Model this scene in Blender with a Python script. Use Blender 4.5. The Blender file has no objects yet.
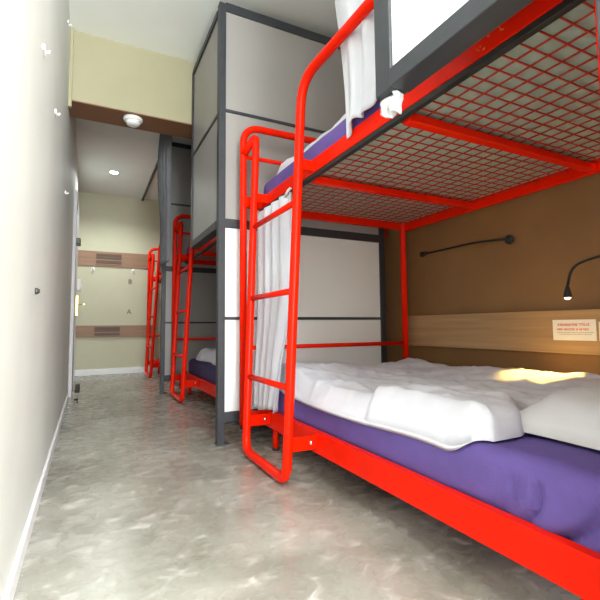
import bpy, bmesh, math, random
from mathutils import Vector, Matrix, noise
C = bpy.context.scene.collection
R = math.radians

# ------------------------------------------------------------------ materials
def mat(name, col, rough=.5, metal=0.0, var=.06, scale=8.0, bump=0.0, bscale=60.0, coat=0.0, emit=None, estr=0.0, spec=.5):
    m = bpy.data.materials.new(name); m.use_nodes = True
    nt = m.node_tree; b = nt.nodes['Principled BSDF']
    b.inputs['Roughness'].default_value = rough; b.inputs['Metallic'].default_value = metal
    b.inputs['Coat Weight'].default_value = coat
    b.inputs['Specular IOR Level'].default_value = spec
    tc = nt.nodes.new('ShaderNodeTexCoord')
    n = nt.nodes.new('ShaderNodeTexNoise'); n.inputs['Scale'].default_value = scale; n.inputs['Detail'].default_value = 4
    r = nt.nodes.new('ShaderNodeValToRGB')
    a = [max(0, c*(1-var)) for c in col]; z = [min(1, c*(1+var)) for c in col]
    r.color_ramp.elements[0].color = (*a, 1); r.color_ramp.elements[1].color = (*z, 1)
    r.color_ramp.elements[0].position = .3; r.color_ramp.elements[1].position = .7
    nt.links.new(tc.outputs['Object'], n.inputs['Vector']); nt.links.new(n.outputs['Fac'], r.inputs['Fac'])
    nt.links.new(r.outputs['Color'], b.inputs['Base Color'])
    if bump:
        n2 = nt.nodes.new('ShaderNodeTexNoise'); n2.inputs['Scale'].default_value = bscale; n2.inputs['Detail'].default_value = 3
        bp = nt.nodes.new('ShaderNodeBump'); bp.inputs['Strength'].default_value = bump; bp.inputs['Distance'].default_value = .01
        nt.links.new(tc.outputs['Object'], n2.inputs['Vector']); nt.links.new(n2.outputs['Fac'], bp.inputs['Height'])
        nt.links.new(bp.outputs['Normal'], b.inputs['Normal'])
    if emit:
        b.inputs['Emission Color'].default_value = (*emit, 1); b.inputs['Emission Strength'].default_value = estr
    return m

def floor_mat():
    m = bpy.data.materials.new('polished_concrete'); m.use_nodes = True
    nt = m.node_tree; b = nt.nodes['Principled BSDF']; L = nt.links.new
    tc = nt.nodes.new('ShaderNodeTexCoord')
    mp = nt.nodes.new('ShaderNodeMapping'); mp.inputs['Scale'].default_value = (.9, 1.1, 1)
    L(tc.outputs['Object'], mp.inputs['Vector'])
    def nz(s, d, dist=0.0):
        n = nt.nodes.new('ShaderNodeTexNoise'); n.inputs['Scale'].default_value = s; n.inputs['Detail'].default_value = d
        n.inputs['Distortion'].default_value = dist; L(mp.outputs['Vector'], n.inputs['Vector']); return n
    n1 = nz(2.2, 6, .6); n2 = nz(15, 7, .7); n3 = nz(9, 8, .3)
    r1 = nt.nodes.new('ShaderNodeValToRGB')
    r1.color_ramp.elements[0].position = .3; r1.color_ramp.elements[1].position = .72
    r1.color_ramp.elements[0].color = (.215, .205, .172, 1); r1.color_ramp.elements[1].color = (.42, .41, .365, 1)
    L(n1.outputs['Fac'], r1.inputs['Fac'])
    r2 = nt.nodes.new('ShaderNodeValToRGB')
    r2.color_ramp.elements[0].position = .575; r2.color_ramp.elements[1].position = .70
    L(n2.outputs['Fac'], r2.inputs['Fac'])
    mu = nt.nodes.new('ShaderNodeMath'); mu.operation = 'MULTIPLY'; mu.inputs[1].default_value = .50
    L(r2.outputs['Color'], mu.inputs[0])
    mx = nt.nodes.new('ShaderNodeMix'); mx.data_type = 'RGBA'
    L(mu.outputs[0], mx.inputs['Factor']); L(r1.outputs['Color'], mx.inputs['A']); mx.inputs['B'].default_value = (.80, .79, .76, 1)
    r3 = nt.nodes.new('ShaderNodeValToRGB')
    r3.color_ramp.elements[0].position = .3; r3.color_ramp.elements[1].position = .46
    r3.color_ramp.elements[0].color = (.84, .83, .80, 1); r3.color_ramp.elements[1].color = (1, 1, 1, 1)
    L(n3.outputs['Fac'], r3.inputs['Fac'])
    m2 = nt.nodes.new('ShaderNodeMix'); m2.data_type = 'RGBA'; m2.blend_type = 'MULTIPLY'; m2.inputs['Factor'].default_value = 1
    L(mx.outputs['Result'], m2.inputs['A']); L(r3.outputs['Color'], m2.inputs['B'])
    L(m2.outputs['Result'], b.inputs['Base Color'])
    rr = nt.nodes.new('ShaderNodeMapRange'); rr.inputs['To Min'].default_value = .13; rr.inputs['To Max'].default_value = .42
    L(n2.outputs['Fac'], rr.inputs['Value']); L(rr.outputs['Result'], b.inputs['Roughness'])
    bp = nt.nodes.new('ShaderNodeBump'); bp.inputs['Strength'].default_value = .12; bp.inputs['Distance'].default_value = .01
    L(n2.outputs['Fac'], bp.inputs['Height']); L(bp.outputs['Normal'], b.inputs['Normal'])
    return m

def wood_mat(name, a, z, axis_scale=(30, 1.5, 40)):
    m = bpy.data.materials.new(name); m.use_nodes = True
    nt = m.node_tree; b = nt.nodes['Principled BSDF']; L = nt.links.new
    tc = nt.nodes.new('ShaderNodeTexCoord'); mp = nt.nodes.new('ShaderNodeMapping'); mp.inputs['Scale'].default_value = axis_scale
    n = nt.nodes.new('ShaderNodeTexNoise'); n.inputs['Scale'].default_value = 1.0; n.inputs['Detail'].default_value = 6; n.inputs['Distortion'].default_value = .4
    r = nt.nodes.new('ShaderNodeValToRGB'); r.color_ramp.elements[0].position = .25; r.color_ramp.elements[1].position = .75
    r.color_ramp.elements[0].color = (*a, 1); r.color_ramp.elements[1].color = (*z, 1)
    L(tc.outputs['Object'], mp.inputs['Vector']); L(mp.outputs['Vector'], n.inputs['Vector']); L(n.outputs['Fac'], r.inputs['Fac'])
    L(r.outputs['Color'], b.inputs['Base Color']); b.inputs['Roughness'].default_value = .5
    return m

M = dict(
    red=mat('red_enamel', (.90, .014, .0006), .26, var=.05, scale=14, spec=.14),
    wire=mat('shaded_red_wire', (.50, .035, .016), .45, var=.06, scale=14, spec=.2),  # bed red darkened so the mesh colour carries the shade under the bunk
    dark=mat('charcoal_powder_coat', (.031, .034, .042), .45, var=.12, scale=20),
    black=mat('black_rubber', (.016, .016, .015), .6),
    panel=mat('grey_laminate', (.335, .318, .31), .42, var=.03, scale=3),
    white_panel=mat('white_laminate', (.84, .84, .85), .4, var=.02, scale=3),
    purple=mat('purple_sheet', (.128, .085, .335), .8, var=.10, scale=10, bump=.15, bscale=240),
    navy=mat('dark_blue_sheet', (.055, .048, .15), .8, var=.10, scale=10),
    under=mat('grey_green_base_cloth', (.36, .43, .365), .9, var=.10, scale=25),
    linen=mat('white_linen', (.74, .75, .85), .85, var=.025, scale=9, bump=.1, bscale=300),
    pillow=mat('white_pillow_linen', (.72, .72, .76), .85, var=.03, scale=9, bump=.1, bscale=300),
    curtain=mat('white_curtain_cloth', (.60, .615, .685), .85, var=.03, scale=9),
    grey_curtain=mat('grey_curtain_cloth', (.17, .17, .185), .85, var=.15, scale=9),
    wall=mat('off_white_wall_paint', (.675, .695, .655), .55, var=.045, scale=2.4, bump=.06, bscale=30),
    beige=mat('beige_wall_paint', (.375, .345, .225), .6, var=.03, scale=3),
    beige_far=mat('pale_olive_wall_paint', (.53, .515, .385), .6, var=.03, scale=3),
    ceil=mat('ceiling_paint', (.90, .91, .88), .7, var=.03, scale=2),
    ceil2=mat('grey_ceiling_board', (.72, .76, .745), .7, var=.03, scale=2),
    soffit=mat('brown_soffit_paint', (.21, .09, .04), .6, var=.05),
    brown=mat('brown_wall_board', (.25, .125, .043), .55, var=.10, scale=3),
    wood=wood_mat('light_oak_board', (.34, .195, .085), (.50, .31, .15)),
    wood2=wood_mat('red_brown_board', (.235, .125, .072), (.32, .18, .11), (1.5, 30, 40)),
    vent=mat('brown_vent', (.115, .062, .04), .5),
    white=mat('white_plastic', (.85, .85, .83), .4, var=.02),
    skirt=mat('white_skirting', (.80, .80, .82), .4, var=.02),
    brass=mat('brass', (.80, .62, .26), .3, metal=.6),
    chrome=mat('chrome', (.8, .8, .8), .15, metal=1),
    screw=mat('dark_screw', (.06, .06, .06), .4, metal=.5),
    door=mat('pale_grey_door_paint', (.66, .65, .66), .45, var=.03),
    jamb=mat('grey_jamb', (.58, .57, .59), .5, var=.03),
    chip=mat('orange_primer', (.75, .30, .05), .6),
    paper=mat('white_paper', (.90, .86, .80), .6, var=.01),
    red_ink=mat('red_ink', (.70, .10, .14), .6), grey_ink=mat('grey_ink', (.45, .42, .42), .6),
    letter=mat('dark_letter', (.16, .16, .13), .5),
    lamp_on=mat('lit_downlight', (1, 1, 1), .4, emit=(.95, .97, 1), estr=9.0),
    led=mat('lit_reading_lamp', (1, .9, .7), .4, emit=(1, .85, .6), estr=6.0),
    floor=floor_mat(),
)

# ------------------------------------------------------------------ shape helpers
def box(bm, x0, x1, y0, y1, z0, z1, bev=0.0, seg=2):
    vs = [bm.verts.new((x, y, z)) for x in (x0, x1) for y in (y0, y1) for z in (z0, z1)]
    fs = [(0, 1, 3, 2), (4, 6, 7, 5), (0, 4, 5, 1), (2, 3, 7, 6), (0, 2, 6, 4), (1, 5, 7, 3)]
    F = [bm.faces.new([vs[i] for i in f]) for f in fs]
    bmesh.ops.recalc_face_normals(bm, faces=F)
    if bev:
        es = list({e for f in F for e in f.edges})
        bmesh.ops.bevel(bm, geom=es, offset=bev, segments=seg, affect='EDGES', profile=.5)
    return bm
def B(*a, **k): return box(bmesh.new(), *a, **k)

def rounded(pts, rad, n=6):
    """polyline with its inner corners rounded; rad is a number or a list"""
    pts = [Vector(p) for p in pts]; out = [pts[0]]
    for i in range(1, len(pts)-1):
        r = rad[i-1] if isinstance(rad, (list, tuple)) else rad
        a = (pts[i-1]-pts[i]); b = (pts[i+1]-pts[i]); la, lb = a.length, b.length; a.normalize(); b.normalize()
        d = min(r, la*.49, lb*.49)
        if d < 1e-4: out.append(pts[i]); continue
        p0 = pts[i]+a*d; p1 = pts[i]+b*d
        for k in range(n+1):
            t = k/n; out.append(p0*(1-t)**2 + pts[i]*2*t*(1-t) + p1*t*t)
    out.append(pts[-1]); return out

def tube(bm, pts, r, n=12, cap=True):
    pts = [Vector(p) for p in pts]; rings = []; N = len(pts)
    t0 = (pts[1]-pts[0]).normalized()
    up = Vector((0, 0, 1)) if abs(t0.z) < .9 else Vector((1, 0, 0))
    u = t0.cross(up).normalized()
    for i, p in enumerate(pts):
        t = (pts[min(i+1, N-1)]-pts[max(i-1, 0)]).normalized()
        u = (u - t*u.dot(t)).normalized(); v = t.cross(u)
        rr = r[i] if isinstance(r, (list, tuple)) else r
        rings.append([bm.verts.new(p + u*math.cos(2*math.pi*k/n)*rr + v*math.sin(2*math.pi*k/n)*rr) for k in range(n)])
    fs = []
    for a, b in zip(rings, rings[1:]):
        for k in range(n): 
            f = bm.faces.new((a[k], a[(k+1) % n], b[(k+1) % n], b[k])); f.smooth = True; fs.append(f)
    if cap:
        fs.append(bm.faces.new(list(reversed(rings[0])))); fs.append(bm.faces.new(rings[-1]))
    bmesh.ops.recalc_face_normals(bm, faces=fs)
    return bm
def T(*a, **k): return tube(bmesh.new(), *a, **k)

def lathe(bm, prof, c, axis='Z', n=24):
    """prof: (radius, height) pairs around an axis through c"""
    rings = []
    for r, h in prof:
        ring = []
        for k in range(n):
            a = 2*math.pi*k/n; x, y = r*math.cos(a), r*math.sin(a)
            v = {'Z': (x, y, h), 'X': (h, x, y), 'Y': (x, h, y)}[axis]
            ring.append(bm.verts.new(Vector(c)+Vector(v)))
        rings.append(ring)
    fs = []
    for a, b in zip(rings, rings[1:]):
        for k in range(n):
            f = bm.faces.new((a[k], a[(k+1) % n], b[(k+1) % n], b[k])); f.smooth = True; fs.append(f)
    fs.append(bm.faces.new(rings[0])); fs.append(bm.faces.new(list(reversed(rings[-1]))))
    bmesh.ops.recalc_face_normals(bm, faces=fs); return bm

def soft_box(x0, x1, y0, y1, z0, z1, r, step, disp=None):
    """box of cloth: subdivided, edges rounded by r, pushed about by disp(p, normal) -> offset vector"""
    bm = bmesh.new()
    nx, ny, nz_ = [max(2, int(round((b-a)/step))) for a, b in ((x0, x1), (y0, y1), (z0, z1))]
    vs = {}
    def V(i, j, k):
        key = (i, j, k)
        if key not in vs:
            p = Vector((x0+(x1-x0)*i/nx, y0+(y1-y0)*j/ny, z0+(z1-z0)*k/nz_))
            q = Vector((min(max(p.x, x0+r), x1-r), min(max(p.y, y0+r), y1-r), min(max(p.z, z0+r), z1-r)))
            d = p-q; n = d.normalized() if d.length > 1e-6 else Vector((0, 0, 0))
            if d.length > 1e-6: p = q+n*min(d.length, r) if sum(abs(c) > 1e-6 for c in d) > 1 else p
            if disp: p = p+disp(p, n)
            vs[key] = bm.verts.new(p)
        return vs[key]
    def quad(a, b, c, d):
        f = bm.faces.new((a, b, c, d)); f.smooth = True
    for i in range(nx):
        for j in range(ny):
            quad(V(i, j, nz_), V(i+1, j, nz_), V(i+1, j+1, nz_), V(i, j+1, nz_))
            quad(V(i, j, 0), V(i, j+1, 0), V(i+1, j+1, 0), V(i+1, j, 0))
    for i in range(nx):
        for k in range(nz_):
            quad(V(i, 0, k), V(i+1, 0, k), V(i+1, 0, k+1), V(i, 0, k+1))
            quad(V(i, ny, k), V(i, ny, k+1), V(i+1, ny, k+1), V(i+1, ny, k))
    for j in range(ny):
        for k in range(nz_):
            quad(V(0, j, k), V(0, j, k+1), V(0, j+1, k+1), V(0, j+1, k))
            quad(V(nx, j, k), V(nx, j+1, k), V(nx, j+1, k+1), V(nx, j, k+1))
    bmesh.ops.recalc_face_normals(bm, faces=bm.faces[:])
    return bm

def fbm(p, s, o=3): return noise.fractal(Vector(p)*s, 1.0, 2.0, o)
def sm(a, b, x):
    t = min(1, max(0, (x-a)/(b-a))); return t*t*(3-2*t)

def sheet(top, bot, nu, nv):
    """closed cloth between two surfaces top(u,v), bot(u,v)"""
    bm = bmesh.new()
    A = [[bm.verts.new(top(i/nu, j/nv)) for j in range(nv+1)] for i in range(nu+1)]
    Z = [[bm.verts.new(bot(i/nu, j/nv)) for j in range(nv+1)] for i in range(nu+1)]
    def q(*v):
        f = bm.faces.new(v); f.smooth = True
    for i in range(nu):
        for j in range(nv):
            q(A[i][j], A[i+1][j], A[i+1][j+1], A[i][j+1]); q(Z[i][j], Z[i][j+1], Z[i+1][j+1], Z[i+1][j])
    for i in range(nu):
        q(A[i][0], Z[i][0], Z[i+1][0], A[i+1][0]); q(A[i][nv], A[i+1][nv], Z[i+1][nv], Z[i][nv])
    for j in range(nv):
        q(A[0][j], A[0][j+1], Z[0][j+1], Z[0][j]); q(A[nu][j], Z[nu][j], Z[nu][j+1], A[nu][j+1])
    bmesh.ops.recalc_face_normals(bm, faces=bm.faces[:])
    return bm

# ------------------------------------------------------------------ object helpers
def abs_loc(o):
    v = Vector(o.location)
    while o.parent: o = o.parent; v += o.location
    return v
def obj(name, bm, m, parent=None, label=None):
    """ONE mesh object; bm is given in world coordinates and re-based on its parent"""
    if parent is not None:
        off = abs_loc(parent)
        for v in bm.verts: v.co -= off
    me = bpy.data.meshes.new(name); bm.to_mesh(me); bm.free()
    me.materials.append(M[m] if isinstance(m, str) else m)
    o = bpy.data.objects.new(name, me); C.objects.link(o)
    if parent is not None: o.parent = parent
    if label: o['label'] = label
    return o
def tag(o, label, cat, group=None):
    o['label'] = label; o['category'] = cat
    if group: o['group'] = group
    return o
def thing(name, loc, label, cat, group=None):
    o = bpy.data.objects.new(name, None); C.objects.link(o); o.location = loc; o.empty_display_size = .1
    return tag(o, label, cat, group)
def struct(name, bm, m, parent=None):
    o = obj(name, bm, m, parent)
    if parent is None: o['kind'] = 'structure'
    return o
def dup(root, delta, label, group=None):
    def cp(o, par):
        c = o.copy(); C.objects.link(c)
        if par is not None: c.parent = par
        for ch in list(o.children): cp(ch, c)
        return c
    r = cp(root, None); r.location = Vector(root.location)+Vector(delta); r['label'] = label
    if group: r['group'] = group
    return r

XL, XR, YB0, YW = -.165, 2.08, -2.2, 6.935
ZC, ZC2, ZB, YB, YB2 = 2.80, 2.70, 2.282, 3.28, 3.54

# ------------------------------------------------------------------ the setting
struct('floor', B(XL-.1, XR+.1, YB0-.1, YW+.1, -.1, 0), 'floor')
struct('wall_left', B(XL-.1, XL, YB0, YW, 0, ZC), 'wall')
struct('wall_right', B(XR, XR+.1, YB0, YW, 0, ZC), 'brown')
struct('wall_far', B(XL-.1, XR+.1, YW, YW+.1, 0, ZC), 'beige_far')
bm = bmesh.new()
box(bm, XL-.1, XL+.10, YB0-.1, YB0, 0, ZC); box(bm, 1.95, XR+.1, YB0-.1, YB0, 0, ZC)
box(bm, XL+.10, 1.95, YB0-.1, YB0, 0, .12); box(bm, XL+.10, 1.95, YB0-.1, YB0, 2.70, ZC)
struct('wall_back', bm, 'wall')
wf = bmesh.new()
for a in ((XL+.10, XL+.14, .12, 2.70), (1.91, 1.95, .12, 2.70), (.85, .89, .12, 2.70)): box(wf, a[0], a[1], YB0-.08, YB0-.03, a[2], a[3])
for z in (.12, 2.66): box(wf, XL+.14, 1.91, YB0-.08, YB0-.03, z, z+.04)
struct('window_1', wf, 'white')
struct('ceiling', B(XL-.1, XR+.1, YB0-.1, YB2+.02, ZC, ZC+.1), 'ceil')
struct('ceiling_corridor', B(XL, XR, YB2+.0, YW, ZC2, ZC2+.12), 'ceil2')
bm = bmesh.new(); box(bm, XL, XR, YB, YB2, ZB+.004, ZC)
beam = struct('beam_wall', bm, 'beige')
bm = bmesh.new(); box(bm, XL, XR, YB+.001, YB2, ZB-.004, ZB+.004)
obj('soffit', bm, 'soffit', beam, 'brown painted underside')
bm = bmesh.new()
box(bm, XL, XL+.013, YB0, 4.62, 0, .058, .003)
struct('baseboard_left', bm, 'skirt')
struct('baseboard_far', B(XL, XR, YW-.015, YW, 0, .088, bev=.003), 'skirt')
struct('trim_1', B(XL, XL+.022, YB-.035, YB-.001, ZB-.06, ZC, bev=.003), 'beige')
# oak board along the brown wall, two boards on the far wall
struct('trim_2', B(2.045, XR, -.3, 2.40, .541, .748, bev=.002), 'wood')
struct('trim_3', B(XL, .9, YW-.02, YW, 1.60, 1.825, bev=.002), 'wood2')
struct('trim_4', B(XL, .9, YW-.02, YW, .548, .722, bev=.002), 'wood2')
# door far down the left wall
dr = struct('door_1', B(XL, XL+.024, 4.92, 5.62, .01, 2.02, bev=.003), 'door')
bm = bmesh.new()
box(bm, XL, XL+.032, 4.82, 4.915, 0, 2.1, .004); box(bm, XL, XL+.032, 5.625, 5.72, 0, 2.1, .004); box(bm, XL, XL+.032, 4.915, 5.625, 2.03, 2.1, .004)
obj('door_frame', bm, 'jamb', dr)
hp = obj('handle_plate', B(XL+.024, XL+.060, 5.46, 5.56, .82, 1.06, bev=.006), 'brass', dr, 'brass plate')
lev = bmesh.new(); tube(lev, rounded([(XL+.06, 5.51, .96), (XL+.115, 5.51, .96), (XL+.115, 5.39, .955)], .02), .009)
obj('handle', lev, 'brass', hp, 'brass lever')
obj('closer', B(XL+.024, XL+.07, 5.02, 5.2, 1.58, 1.64, bev=.006), 'screw', dr, 'dark closer box')

# ------------------------------------------------------------------ bunk bed (first one, others copied)
PITCH, BED2 = 2.175, 2.22
def make_bunk():
    t = thing('bunk_bed', (1.45, 1.33, 0), 'red steel bunk bed nearest the camera, with purple mattress and white bedding below', 'bunk bed', 'red bunk beds along the corridor')
    XF, XB, Y0, Y1 = .908, 2.035, .37, 2.34
    for z0, z1 in ((.126, .219), (1.385, 1.45)):
        bm = bmesh.new(); box(bm, XF, XF+.006, Y0, Y1+.02, z0, z1, .0025); box(bm, XF+.004, XF+.03, Y0, Y1+.02, z1-.007, z1-.001)
        if z0 < 1: box(bm, XF+.004, XF+.03, Y0, Y1+.02, z0, z0+.006)
        obj('side_rail', bm, 'red', t)
        bm = bmesh.new(); box(bm, XB-.03, XB, Y0, Y1+.02, z0-.03 if z0 > 1 else z0, z1, .003); obj('side_rail', bm, 'red', t)
        for y in (Y0, Y1-.01):
            obj('end_rail', B(XF+.03, XB-.03, y, y+.035, z0-.022 if z0 > 1 else z0, z1-.01, bev=.003), 'red', t)
        # beams under the mesh
        for y in ((1.075, 1.735) if z0 > 1 else (1.0, 1.7)):
            obj('cross_beam', B(XF+.035, XB-.03, y-.019, y+.019, z0-.024 if z0 > 1 else z0, z0+.008 if z0 > 1 else z0+.03, bev=.004), 'red', t)
        # wire mesh
        bm = bmesh.new(); zz = z0+.012 if z0 > 1 else z0+.05
        y = Y0+.045
        while y < Y1-.02:
            box(bm, XF+.012, XB-.02, y-.0019, y+.0019, zz-.0019, zz+.0019); y += .0515
        x = XF+.06
        while x < XB-.03:
            box(bm, x-.0019, x+.0019, Y0+.02, Y1, zz+.0019, zz+.0057); x += .061
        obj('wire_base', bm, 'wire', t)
    obj('rail_flange', B(XF+.002, XF+.024, Y0, Y1+.02, 1.366, 1.384, bev=.002), 'black', t, 'black edge strip under the upper rail')
    # end frames: a bent tube that is both end posts at once, with bars between
    for y in (.385, Y1):
        obj('end_frame', T(rounded([(.80, y, .13), (.80, y, 1.876), (1.99, y, 1.876), (1.99, y, .006)], .11, 8), .021), 'red', t)
        obj('end_bar', T([(.80, y, 1.69), (1.99, y, 1.69)], .0125), 'red', t)
        obj('end_bar', T([(.80, y, .56), (1.99, y, .56)], .0125), 'red', t)
        for z in (.165, 1.415):
            obj('post_bracket', B(.79, XF+.004, y-.02, y+.02, z-.032, z+.032, bev=.003), 'red', t)
    for y in (.56, 2.215):
        lg = obj('leg', T([(.948, y, .002), (.948, y, .15)], .017), 'red', t)
        obj('foot_cap', T([(.948, y, 0), (.948, y, .012)], .021), 'black', lg)
    # ladder: one bent tube forms both stiles, the bottom loop and the guard rail
    ld = bpy.data.objects.new('ladder', None); C.objects.link(ld); ld.parent = t; ld.empty_display_size = .1
    yr, yl = 1.675, 2.20
    def xx(z): return .763+.05*z
    path = [(.923, .80, 1.452), (.868, .80, 1.815), (.855, yr, 1.815), (xx(.03), yr, .028), (xx(.03), yl-.01, .028), (xx(1.70), yl+.05, 1.80), (.803, 2.335, 1.70)]
    obj('ladder_rail', T(rounded(path, [.07, .13, .075, .075, .055], 10), .0215, n=14), 'red', ld)
    for z in (.415, .838, 1.242):
        obj('rung', T([(xx(z), yr, z), (xx(z), yl+.02*z, z)], .0145), 'red', ld)
    for y in (yr, yl+.01):
        br = obj('bracket', B(xx(.17), XF+.002, y-.006, y+.006, .145, .205, bev=.003), 'red', ld)
        obj('bolt', lathe(bmesh.new(), [(.004, -.022), (.009, -.018), (.011, -.012), (.011, -.004)], (.878, y, .178), 'Y', 10), 'chrome', br, 'bright bolt head')
    for y in (yr, yl+.03):
        obj('bracket', B(xx(1.43), XF+.002, y-.006, y+.006, 1.392, 1.442, bev=.003), 'red', ld)
    return t
bunk = make_bunk()
rnd = random.Random(4); chips = []
for y, z in ((.838, 1.412), (.832, 1.405), (.826, 1.413), (.815, 1.40), (.80, 1.425), (.775, 1.436), (.768, 1.428), (.764, 1.420), (.778, 1.444), (.758, 1.415)):
    a, b = rnd.uniform(.002, .007), rnd.uniform(.002, .006); chips.append((.9074, .9082, y-.085-a/2, y-.085+a/2, z-b/2, z+b/2))
dup(bunk, (0, BED2, 0), 'red steel bunk bed second along the corridor, seen behind the grey corner post')
dup(bunk, (0, 4.35, 0), 'red steel bunk bed farthest down the corridor, by the beige end wall')

for c in chips: obj('paint_chip', B(*c), 'chip', bunk, 'orange mark where the paint is chipped on the upper rail')

# ------------------------------------------------------------------ partitions between the bunks
def make_partition():
    t = thing('bunk_partition', (1.3, 2.46, 0), 'tall grey panelled partition with dark frame at the far end of the nearest bunk', 'partition', 'panelled partitions between the bunks')
    x0, x1, y0, y1 = .681, 1.912, 2.447, 2.487
    po = obj('corner_post', B(x0, x0+.042, y0-.005, y1+.005, .004, 2.70, bev=.003), 'dark', t)
    obj('foot_plate', B(x0-.006, x0+.075, y0-.008, y1+.012, 0, .008, bev=.002), 'dark', po)
    obj('wall_post', B(x1-.045, x1, y0, y1, .004, 2.685, bev=.003), 'dark', t)
    for z0, z1 in ((2.655, 2.712), (1.28, 1.335), (.126, .186)):
        obj('cross_rail', B(x0+.042, x1-.045, y0, y1, z0, z1, bev=.003), 'dark', t)
    for z in (2.013, .733):
        obj('joint_strip', B(x0+.042, x1-.045, y0+.004, y1-.004, z-.009, z+.009), 'dark', t)
    for z0, z1, m in ((2.022, 2.655, 'panel'), (1.335, 2.004, 'panel'), (.742, 1.28, 'white_panel'), (.186, .724, 'white_panel')):
        obj('panel', B(x0+.042, x1-.045, y0+.011, y1-.011, z0, z1), m, t)
    return t
part = make_partition()
dup(part, (0, -2.145, 0), 'grey panelled partition at the near end of the nearest bunk, just past the right edge of the picture')
p2 = dup(part, (0, PITCH, 0), 'grey panelled partition with dark frame between the second and farthest bunks')
for ch in p2.children:
    if ch.name.startswith('panel') and ch.data.materials[0] is M['white_panel']:
        ch.data = ch.data.copy(); ch.data.materials[0] = M['panel']

# side panels facing the corridor
def side_panel(y0, y1, label, pm, splits, zb=1.285, zt=2.70, sw=.045):
    t = thing('side_panel', (.71, (y0+y1)/2, zb), label, 'panel', 'framed panels screening the upper bunks')
    xa, xb = .690, .748
    for a, b in ((y0, y0+.032), (y1-sw, y1)): obj('stile', B(xa, xb, a, b, zb, zt, bev=.003), 'dark', t)
    for z0, z1 in ((zb, zb+.05), (zt-.04, zt)): obj('frame_rail', B(xa-.004, xb+.004, y0+.032, y1-sw, z0, z1, bev=.003), 'dark', t)
    for z in splits: obj('joint_strip', B(xa+.003, xa+.034, y0+.032, y1-sw, z-.010, z+.010), 'dark', t)
    zs = [zb+.05]+splits+[zt-.04]
    for a, b in zip(zs, zs[1:]):
        obj('panel', B(xa+.009, xa+.030, y0+.032, y1-sw, a, b), pm, t)
    return t
sp = side_panel(.35, .908, 'white panel in a dark frame at the upper right, above the near upper rail', 'white_panel', [], zb=1.30, sw=.065)
wrap = soft_box(.706, .738, .848, .918, 1.262, 1.305, .010, .005, lambda p, n: Vector((fbm(p, 40)*.010, fbm(p+Vector((3, 1, 2)), 40)*.012, -.016*max(0, math.sin(p.y*200+p.x*60))*sm(1.285, 1.265, p.z)+.006*fbm(p, 60))))
obj('corner_wrap', wrap, 'pillow', sp, 'crumpled white cloth at the lower corner')
side_panel(2.495, 3.272, 'grey panel in a dark frame behind the corner post, under the cream beam', 'panel', [2.013])
# rails along the ceiling
o = obj('curtain_rail', B(.70, .725, 4.67, YW-.005, 2.665, 2.70, bev=.002), 'dark'); tag(o, 'thin dark rail along the grey corridor ceiling towards the end wall', 'curtain rail')
o = obj('curtain_rail', B(.70, .725, 3.55, 4.61, 2.665, 2.70, bev=.002), 'dark'); tag(o, 'thin dark ceiling rail from which the grey curtain hangs', 'curtain rail')

# ------------------------------------------------------------------ bedding
def sheet_disp(p, n):
    d = Vector((0, 0, 0))
    d += n*(.004*fbm(p, 5.0))
    # gathered creases where the fitted sheet is tucked in near the pillow end
    if p.x < 1.02:
        w = sm(.80, .64, p.y)*sm(.42, .50, p.y)*sm(.365, .25, p.z)
        s = (p.y*1.0+(p.z-.28)*.35)
        d += Vector((-1, 0, 0))*(.030*w*(.45-max(0, math.sin(s*70+1.5*math.sin(p.z*30)+2*math.sin(p.y*17)))**4))
    if p.z > 1e9: pass
    return d
mt = thing('mattress', (1.46, 1.33, .19), 'purple sheeted mattress on the lower bunk nearest the camera', 'mattress', 'mattresses on the bunks')
obj('sheet', soft_box(.945, 1.965, .455, 2.30, .186, .362, .045, .013, sheet_disp), 'purple', mt)
m2 = thing('mattress', (1.46, 1.33, 1.405), 'purple sheeted mattress on the near upper bunk, above the wire base', 'mattress', 'mattresses on the bunks')
obj('sheet', soft_box(.918, 1.965, .455, 2.345, 1.411, 1.552, .05, .03, lambda p, n: n*(.004*fbm(p, 4))), 'purple', m2)
obj('base_cloth', B(.935, 1.985, .45, 2.325, 1.4055, 1.414), 'under', m2, 'grey-green cloth under the mattress')
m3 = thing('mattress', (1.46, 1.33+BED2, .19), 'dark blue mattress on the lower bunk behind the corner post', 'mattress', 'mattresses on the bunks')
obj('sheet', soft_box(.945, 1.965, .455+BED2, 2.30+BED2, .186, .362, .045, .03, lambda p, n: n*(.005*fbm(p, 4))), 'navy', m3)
dup(m2, (0, BED2, 0), 'mattress on the upper bunk behind the grey side panel')

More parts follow.
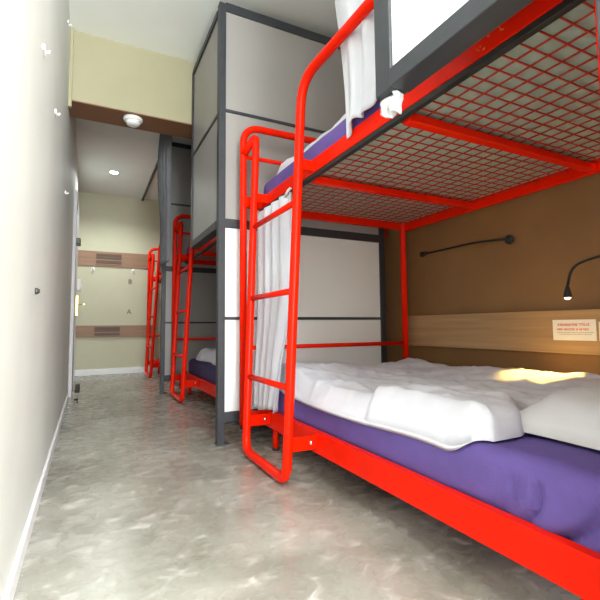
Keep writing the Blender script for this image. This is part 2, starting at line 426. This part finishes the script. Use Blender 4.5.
# duvet on the lower bunk
def duvet_xy(u, v):
    # u 0..1 front edge to wall, v 0..1 from pillow end to far end
    y = .81+(2.27-.81)*v+.13*sm(.10, .32, u)*(1-v)**3
    xf = .930+.010*math.sin(v*9)+.02*sm(.85, 1, v)+.05*sm(.06, 0, v)
    x = xf+(1.975-xf)*u
    return x, y
def duvet_top(u, v):
    x, y = duvet_xy(u, v)
    d = min(u*1.03, (1-u)*1.03, v*1.42, (1-v)*1.42)
    e = math.sqrt(max(0, 1-(1-min(d/.06, 1))**2))
    z = .370+e*.042
    z += e*.055*sm(1.75, 2.15, y)*(.7+.3*math.sin(x*7))
    z += e*(.008*fbm((x, y*.7, 3), 3.2)+.0035*fbm((x*1.6+y, y*2.2-x, 1), 9))
    # long soft creases running from the folded flap
    z += e*.0045*math.sin((x*.9+y*.9)*24+4*fbm((x, y, 0), 2))*sm(1.05, 1.3, x)
    # turned-back flap at the front
    fx = sm(1.30, 1.20, x+.05*fbm((x, y, 7), 6)); fy = sm(1.345, 1.315, y+.012*fbm((x, y, 2), 9))
    z += e*fx*fy*.040
    z += e*.011*(1-abs(noise.noise(Vector((x*5+y*2, y*3.5-x*3, 1.5)))))**7+e*.007*(1-abs(noise.noise(Vector((x*11-y*4, y*8+x*5, 6.5)))))**6
    z += e*.040*sm(1.55, 1.85, x)*sm(2.1, 1.5, y)
    z += e*.010*abs(noise.noise(Vector((x*9+y*3, y*7-x*2, 4))))*sm(.93, 1.0, x)
    # the front edge hangs a little over the mattress edge
    z -= .058*sm(.990, .925, x)*sm(.80, .95, y)
    return (x-.012*e*sm(.965, .925, x), y, z)
def duvet_bot(u, v):
    x, y = duvet_xy(u, v)
    return (x, y, .3675-.040*sm(.985, .925, x)*sm(.80, .95, y))
dv = obj('duvet', sheet(duvet_top, duvet_bot, 84, 110), 'linen')
tag(dv, 'white duvet spread over the purple mattress of the near lower bunk', 'duvet')

def pillow_bm(cx, cy, cz, w, d, h, rot, seed):
    def P(u, v, s):
        a, b = u*2-1, v*2-1
        ex = 1-.10*(1-b*b)*0 ; 
        k = max(0, (1-a**4)*(1-b**4))**.85
        # corners drawn out to points, sides pulled in
        px = a*(1-.07*(1-b*b)*0-.06*(1-abs(b)**2)*abs(a)**3); py = b*(1-.06*(1-abs(a)**2)*abs(b)**3)
        x, y = px*w/2, py*d/2
        z = s*k*h/2*(1 if s > 0 else .05)
        z += .010*fbm((x+seed, y, s), 7)*k + .006*s*k*math.sin(14*(a-b)+3*fbm((x, y, seed), 4))*(abs(a*b))
        q = Matrix.Rotation(rot, 3, 'Z') @ Vector((x, y, z)); return Vector((cx, cy, cz))+q
    return sheet(lambda u, v: P(u, v, 1), lambda u, v: P(u, v, -1), 40, 40)
pl = obj('pillow', pillow_bm(1.45, .652, .374, .70, .50, .25, R(-3), 3), 'pillow')
tag(pl, 'white pillow lying on the purple mattress at the right edge', 'pillow')

# bedding on the near upper bunk
def ub_xy(u, v): return .962+.95*u+.008*math.sin(v*17), 1.22+1.00*v+.03*math.sin(u*9)
def ub_top(u, v):
    x, y = ub_xy(u, v); d = min(u, 1-u, v, 1-v); e = math.sqrt(max(0, 1-(1-min(d/.05, 1))**2))
    return (x, y, 1.558+e*(.050+.03*sm(1.9, 2.2, y)+.02*fbm((x, y, 5), 6)))
ub = obj('blanket', sheet(ub_top, lambda u, v: (*ub_xy(u, v), 1.5565), 40, 60), 'linen')
tag(ub, 'pale rumpled blanket on the near upper mattress', 'blanket')
# crumpled duvet on the second lower bunk
def c_xy(u, v): return .965+.85*u+.02*math.sin(v*13), 3.02+1.28*v+.05*math.sin(u*8)
def c_top(u, v):
    x, y = c_xy(u, v); d = min(u, 1-u, v, 1-v); e = math.sqrt(max(0, 1-(1-min(d/.10, 1))**2))
    return (x, y, .370+e*(.085+.05*fbm((x, y, 9), 5)+.02*fbm((x, y, 2), 12)))
cd = obj('duvet', sheet(c_top, lambda u, v: (*c_xy(u, v), .3675), 50, 70), 'linen')
tag(cd, 'crumpled white duvet on the dark blue lower bunk behind the corner post', 'duvet')

# ------------------------------------------------------------------ curtains
def curtain_bm(path, n=90, m=40, th=.003):
    """path(s, t): s across 0..1, t from top 0 to bottom 1"""
    def nrm(s, t):
        a = Vector(path(max(s-.003, 0), t)); b = Vector(path(min(s+.003, 1), t)); d = (b-a); d.z = 0
        d.normalize(); return Vector((d.y, -d.x, 0))
    return sheet(lambda u, v: Vector(path(u, v))+nrm(u, v)*th, lambda u, v: Vector(path(u, v))-nrm(u, v)*th, n, m)
def low_cur(s, t):
    ya = 1.88+.15*sm(.35, .85, t)+.04*sm(.8, 1, t); yb = 2.315
    y = ya+(yb-ya)*s
    amp = .015+.009*t
    x = .886+amp*math.sin(s*2*math.pi*3.6+.9*math.sin(t*4)+s*2)+.005*math.sin(s*27+t*3)
    z = 1.352+(.232-1.352)*t+.012*math.sin(s*6)*sm(.9, 1, t)+.006*math.sin(s*25)*(1-t)
    return (x, y, z)
cu = thing('bed_curtain', (.89, 2.15, 1.38), 'white curtain hanging behind the ladder of the near bunk', 'curtain')
obj('cloth', curtain_bm(low_cur), 'curtain', cu)
bm = bmesh.new()
obj('tie_hook', T(rounded([(.898, 1.89, 1.378), (.884, 1.90, 1.362), (.884, 1.93, 1.345)], .02), .007, n=8), 'white', cu, 'white hook')
def up_cur(s, t):
    ya = 1.50-.13*sm(.2, .95, t); yb = 1.075+.03*t
    y = ya+(yb-ya)*s
    x = .893+.016*math.sin(s*2*math.pi*2.6+.4+.9*t)*(1-.35*t)+.006*math.sin(s*23+5*t)
    w = sm(.34, .12, s)                        # a corner trails lower over the rail
    zb = 1.462-.045*w+.012*math.sin(s*9)
    x -= .012*sm(.9, 1, t)*(1-w)
    return (x, y, 2.68+(zb-2.68)*t)
uc = obj('bed_curtain', curtain_bm(up_cur, 80, 50), 'curtain'); tag(uc, 'white curtain hanging beside the white panel above the near upper rail', 'curtain')
o = obj('curtain_rail', T([(.893, .42, 2.69), (.893, 1.75, 2.69)], .012), 'dark'); tag(o, 'dark rail near the ceiling holding the white upper curtain', 'curtain rail')
def g_cur(s, t):
    z = 2.66+(1.30-2.66)*t
    bul = math.sin(math.pi*min(1, t*1.25+.15))
    a = 2*math.pi*s*.5
    y = 4.02+.46*s+.03*t
    x = .655-.065*math.sin(math.pi*s)*(.35+.65*bul)+.014*math.sin(s*2*math.pi*8+t*2)
    return (x, y, z)
gc = obj('bed_curtain', curtain_bm(g_cur, 120, 30), 'grey_curtain'); tag(gc, 'dark grey gathered curtain hanging in the corridor beside the second bunk', 'curtain')

# ------------------------------------------------------------------ reading lamps on the brown wall
def lamp(loc, arm, head_dir, label, lit):
    t = thing('reading_lamp', loc, label, 'reading lamp', 'gooseneck reading lamps on the brown wall')
    x, y, z = loc
    obj('wall_base', lathe(bmesh.new(), [(.026, 0), (.026, -.012), (.018, -.02), (.010, -.022)], (XR-.001, y, z), 'X', 18), 'black', t)
    pts = rounded(arm, .07, 6)
    obj('arm', T(pts, .0058, n=10), 'black', t)
    e = Vector(pts[-1]); d = Vector(head_dir).normalized()
    hd = obj('head', T([e-d*.004, e+d*.006, e+d*.018, e+d*.034, e+d*.046], [.007, .010, .013, .0165, .0165], n=14), 'black', t)
    if lit: obj('bulb', T([e+d*.042, e+d*.050, e+d*.054], [.013, .012, .006], n=14), 'led', hd, 'lit bulb')
    else: obj('lens', T([e+d*.042, e+d*.048], [.013, .012], n=14), 'screw', hd)
    return e+d*.06
lamp((XR, 1.555, 1.150), [(XR-.02, 1.555, 1.150), (2.035, 1.575, 1.152), (2.035, 1.75, 1.168), (2.03, 2.15, 1.166)], (-.12, 1, -.10), 'black gooseneck reading lamp folded flat along the brown wall, unlit', False)
tip = lamp((XR, .93, .99), [(XR-.02, .93, .99), (2.02, .95, .99), (1.96, 1.05, .972), (1.925, 1.142, .94), (1.915, 1.158, .845)], (-.03, .0, -1), 'black gooseneck reading lamp bending down, lit, above the white notice', True)

# notices on the oak board
nt = thing('notice', (2.045, 1.216, .655), 'white notice with red lettering on the oak board, below the lit reading lamp', 'notice')
obj('sheet', B(2.0425, 2.045, 1.118, 1.316, .604, .702), 'paper', nt)
def line(y0, z, h, widths, m):
    bm = bmesh.new(); y = y0; rnd = random.Random(int(z*1000))
    for w in widths:
        if w < 0: y += w; continue
        hh = h*(.85+.15*rnd.random())
        a, b = y, y-w
        box(bm, 2.0419, 2.0425, b, b+w*.34, z, z+hh); 
        if rnd.random() < .75: box(bm, 2.0419, 2.0425, b+w*.34, a, z+hh-h*.26, z+hh)
        if rnd.random() < .6: box(bm, 2.0419, 2.0425, b+w*.34, a, z, z+h*.24)
        if rnd.random() < .6: box(bm, 2.0419, 2.0425, a-w*.3, a, z, z+hh)
        y = b-w*.32
    return bm
w = .0072
obj('heading', line(1.292, .6735, .011, [w]*10+[-.006]+[w]*5, 'red_ink'), 'red_ink', nt, 'red lettering')
obj('heading', line(1.295, .6515, .010, [w]*9+[-.005]+[w]*6, 'red_ink'), 'red_ink', nt, 'red lettering')
obj('small_print', line(1.298, .640, .004, [.0034]*38, 'grey_ink'), 'grey_ink', nt)
obj('small_print', line(1.285, .631, .004, [.0034]*33, 'grey_ink'), 'grey_ink', nt)
o = obj('notice', B(2.0425, 2.045, .95, 1.106, .603, .690), 'paper'); tag(o, 'second pale notice at the right edge of the picture, on the oak board', 'notice')

# ------------------------------------------------------------------ small things on the walls and ceiling
def clip(y, z, label):
    t = thing('wall_clip', (XL, y, z), label, 'clip', 'small white clips on the left wall')
    obj('pad', B(XL, XL+.008, y-.024, y+.024, z-.010, z+.010, bev=.002), 'white', t)
    obj('hook', T(rounded([(XL+.006, y+.010, z), (XL+.018, y+.010, z), (XL+.018, y+.010, z+.008)], .005), .004, n=8), 'white', t)
clip(1.653, 1.647, 'small white clip on the left wall, nearest the camera')
clip(2.228, 1.69, 'small white clip on the left wall, second from the camera')
clip(3.244, 1.603, 'small white clip on the left wall, under the beam')
clip(2.95, 2.62, 'small white clip high on the left wall near the ceiling')
o = obj('wall_screw', lathe(bmesh.new(), [(.011, 0), (.011, .006), (.006, .014)], (XL, 1.682, .808), 'X', 12), 'screw'); tag(o, 'small dark screw in the near part of the left wall', 'screw')
sw = thing('light_switch', (XL, 5.95, 1.2), 'white light switch on the left wall beyond the door', 'light switch')
obj('plate', B(XL, XL+.07, 5.87, 6.02, 1.15, 1.29, bev=.006), 'white', sw)
obj('rocker', B(XL+.07, XL+.076, 5.92, 5.97, 1.19, 1.25, bev=.002), 'white', sw)
o = obj('door_wedge', sheet(lambda u, v: (-.163+.045*u, 5.15+.3*v, .012+.045*v), lambda u, v: (-.163+.045*u, 5.15+.3*v, 0), 2, 4), 'black'); o.location = (.05, 0, 0)
tag(o, 'black wedge on the floor by the door on the left', 'door stop')
ds = thing('door_stop', (-.084, 4.445, 0), 'small chrome stop on the concrete floor near the left wall', 'door stop')
obj('cup', lathe(bmesh.new(), [(.022, 0), (.022, .006), (.012, .01), (.012, .04), (.015, .044), (.012, .05)], (-.084, 4.445, 0), 'Z', 16), 'chrome', ds)
obj('buffer', lathe(bmesh.new(), [(.016, .024), (.017, .028), (.017, .036), (.016, .040)], (-.084, 4.445, 0), 'Z', 16), 'black', ds)
sd = thing('smoke_detector', (.267, 3.366, ZB-.004), 'round white smoke detector on the brown underside of the beam', 'smoke detector')
obj('body', lathe(bmesh.new(), [(.068, 0), (.070, -.012), (.066, -.022), (.052, -.028)], (.267, 3.366, ZB-.004), 'Z', 28), 'white', sd)
obj('cover', lathe(bmesh.new(), [(.052, -.028), (.050, -.044), (.040, -.054), (.015, -.058)], (.267, 3.366, ZB-.004), 'Z', 28), 'white', sd)
dl = thing('downlight', (.249, 5.865, ZC2), 'lit round downlight in the grey corridor ceiling', 'ceiling light')
obj('ring', lathe(bmesh.new(), [(.075, 0), (.075, -.006), (.06, -.010), (.052, -.006)], (.249, 5.865, ZC2), 'Z', 28), 'white', dl)
obj('diffuser', lathe(bmesh.new(), [(.05, -.005), (.048, -.011), (.03, -.014)], (.249, 5.865, ZC2), 'Z', 24), 'lamp_on', dl)

# far wall
for z0, z1, y, lab in ((1.64, 1.79, 1.0, 'brown slatted vent in the upper board on the end wall'), (.572, .70, 1.0, 'brown slatted vent in the lower board on the end wall')):
    t = thing('vent', (.25, YW-.02, z0), lab, 'vent', 'vents on the end wall')
    obj('backing', B(.08, .425, YW-.024, YW-.02, z0, z1), 'vent', t)
    bm = bmesh.new(); box(bm, .07, .435, YW-.032, YW-.02, z1, z1+.012); box(bm, .07, .435, YW-.032, YW-.02, z0-.012, z0); box(bm, .07, .08, YW-.032, YW-.02, z0, z1); box(bm, .425, .435, YW-.032, YW-.02, z0, z1)
    obj('frame', bm, 'wood2', t)
    n = 4
    for k in range(n):
        z = z0+(z1-z0)*(k+.5)/n; obj('slat', B(.08, .425, YW-.031, YW-.024, z-.008, z+.008, bev=.002), 'wood2' if k == 1 else 'vent', t)
for x, lab in ((.041, 'white coat hook on the end wall, left one under the upper board'), (.598, 'white coat hook on the end wall, right one under the upper board')):
    t = thing('coat_hook', (x, YW, 1.55), lab, 'hook', 'coat hooks on the end wall')
    obj('plate', B(x-.022, x+.022, YW-.008, YW, 1.525, 1.585, bev=.003), 'white', t)
    obj('hook', T(rounded([(x, YW-.005, 1.55), (x, YW-.05, 1.54), (x, YW-.06, 1.57)], .02), .012, n=10), 'white', t)
def letter(ch, x, z, size, label):
    cu_ = bpy.data.curves.new('letter', 'FONT'); cu_.body = ch; cu_.size = size; cu_.align_x = 'CENTER'; cu_.align_y = 'CENTER'; cu_.extrude = .004; cu_.space_character = 1; cu_.offset = .0015
    tmp = bpy.data.objects.new('tmp_letter', cu_); C.objects.link(tmp)
    me = bpy.data.meshes.new_from_object(tmp.evaluated_get(bpy.context.evaluated_depsgraph_get()))
    bpy.data.objects.remove(tmp); me.materials.clear(); me.materials.append(M['letter'])
    o = bpy.data.objects.new('wall_letter', me); C.objects.link(o); o.location = (x, YW-.0045, z); o.rotation_euler = (R(90), 0, 0)
    tag(o, label, 'letter sign')
letter('B', .555, 1.384, .10, 'dark letter B on the end wall, under the right coat hook')
letter('A', .550, .925, .10, 'dark letter A on the end wall, above the lower board')

# ------------------------------------------------------------------ lights: daylight through the window behind, corridor downlight, reading lamp, added fills
def area(name, loc, rot, sx, sy, e, col=(1, 1, 1)):
    l = bpy.data.lights.new(name, 'AREA'); l.shape = 'RECTANGLE'; l.size = sx; l.size_y = sy; l.energy = e; l.color = col
    o = bpy.data.objects.new(name, l); C.objects.link(o); o.location = loc; o.rotation_euler = rot; return o
area('window_daylight', (.89, YB0-.02, 1.41), (R(90), 0, 0), 2.0, 2.55, 330, (.94, 1.0, .985))
area('ceiling_fill', (.89, YB0-.01, 1.2), (R(128), 0, 0), 1.9, 1.6, 130, (.96, 1.0, .96))  # extra upward fill added at the window to brighten the ceiling
def spot(name, loc, rot, e, ang, col, size=.03, blend=.6):
    l = bpy.data.lights.new(name, 'SPOT'); l.energy = e; l.spot_size = R(ang); l.spot_blend = blend; l.color = col; l.shadow_soft_size = size
    o = bpy.data.objects.new(name, l); C.objects.link(o); o.location = loc; o.rotation_euler = rot; return o
spot('downlight_lamp', (.249, 5.865, ZC2-.03), (0, 0, 0), 95, 150, (.93, 1, .95), .05)
# unseen downlight copy and its spot, added above the camera to fill shadows
d2 = dup(dl, (.0, -5.9, ZC-ZC2), 'added unseen fill downlight in the near ceiling above the camera')
spot('near_fill_lamp', (.249, -.035, ZC-.03), (0, 0, 0), 60, 160, (1, .98, .95), .05)
d = (Vector((1.845, 1.25, .41))-tip)
q = d.to_track_quat('-Z', 'Y').to_euler()
spot('reading_lamp_beam', tip, q, 34, 54, (1, .62, .13), .012, .5)
w = bpy.data.worlds.new('sky'); bpy.context.scene.world = w; w.use_nodes = True
w.node_tree.nodes['Background'].inputs['Color'].default_value = (.85, .92, 1, 1); w.node_tree.nodes['Background'].inputs['Strength'].default_value = 1.0

# ------------------------------------------------------------------ camera
f, yaw, pit, roll, cx, cy = 423.9126, .4613, .0732, -.0086, 299.2556, 295.5486
r = Vector((math.cos(yaw), -math.sin(yaw), 0)); fw = Vector((math.sin(yaw)*math.cos(pit), math.cos(yaw)*math.cos(pit), math.sin(pit))); u = r.cross(fw)
c, s = math.cos(roll), math.sin(roll); r2 = c*r+s*u; u2 = -s*r+c*u
cam = bpy.data.cameras.new('camera'); cam.sensor_width = 36; cam.sensor_fit = 'HORIZONTAL'; cam.lens = f/600*36
cam.shift_x = (300-cx)/600; cam.shift_y = (cy-300)/600; cam.clip_start = .02
co = bpy.data.objects.new('camera', cam); C.objects.link(co)
mw = Matrix((( r2.x, u2.x, -fw.x, 0), (r2.y, u2.y, -fw.y, 0), (r2.z, u2.z, -fw.z, .68), (0, 0, 0, 1)))
co.matrix_world = mw
bpy.context.scene.camera = co
vs = bpy.context.scene.view_settings
bpy.context.scene.display_settings.display_device = 'sRGB'
vs.view_transform = 'Standard'; vs.look = 'None'; vs.exposure = 0.1; vs.gamma = 1.0; vs.use_curve_mapping = False
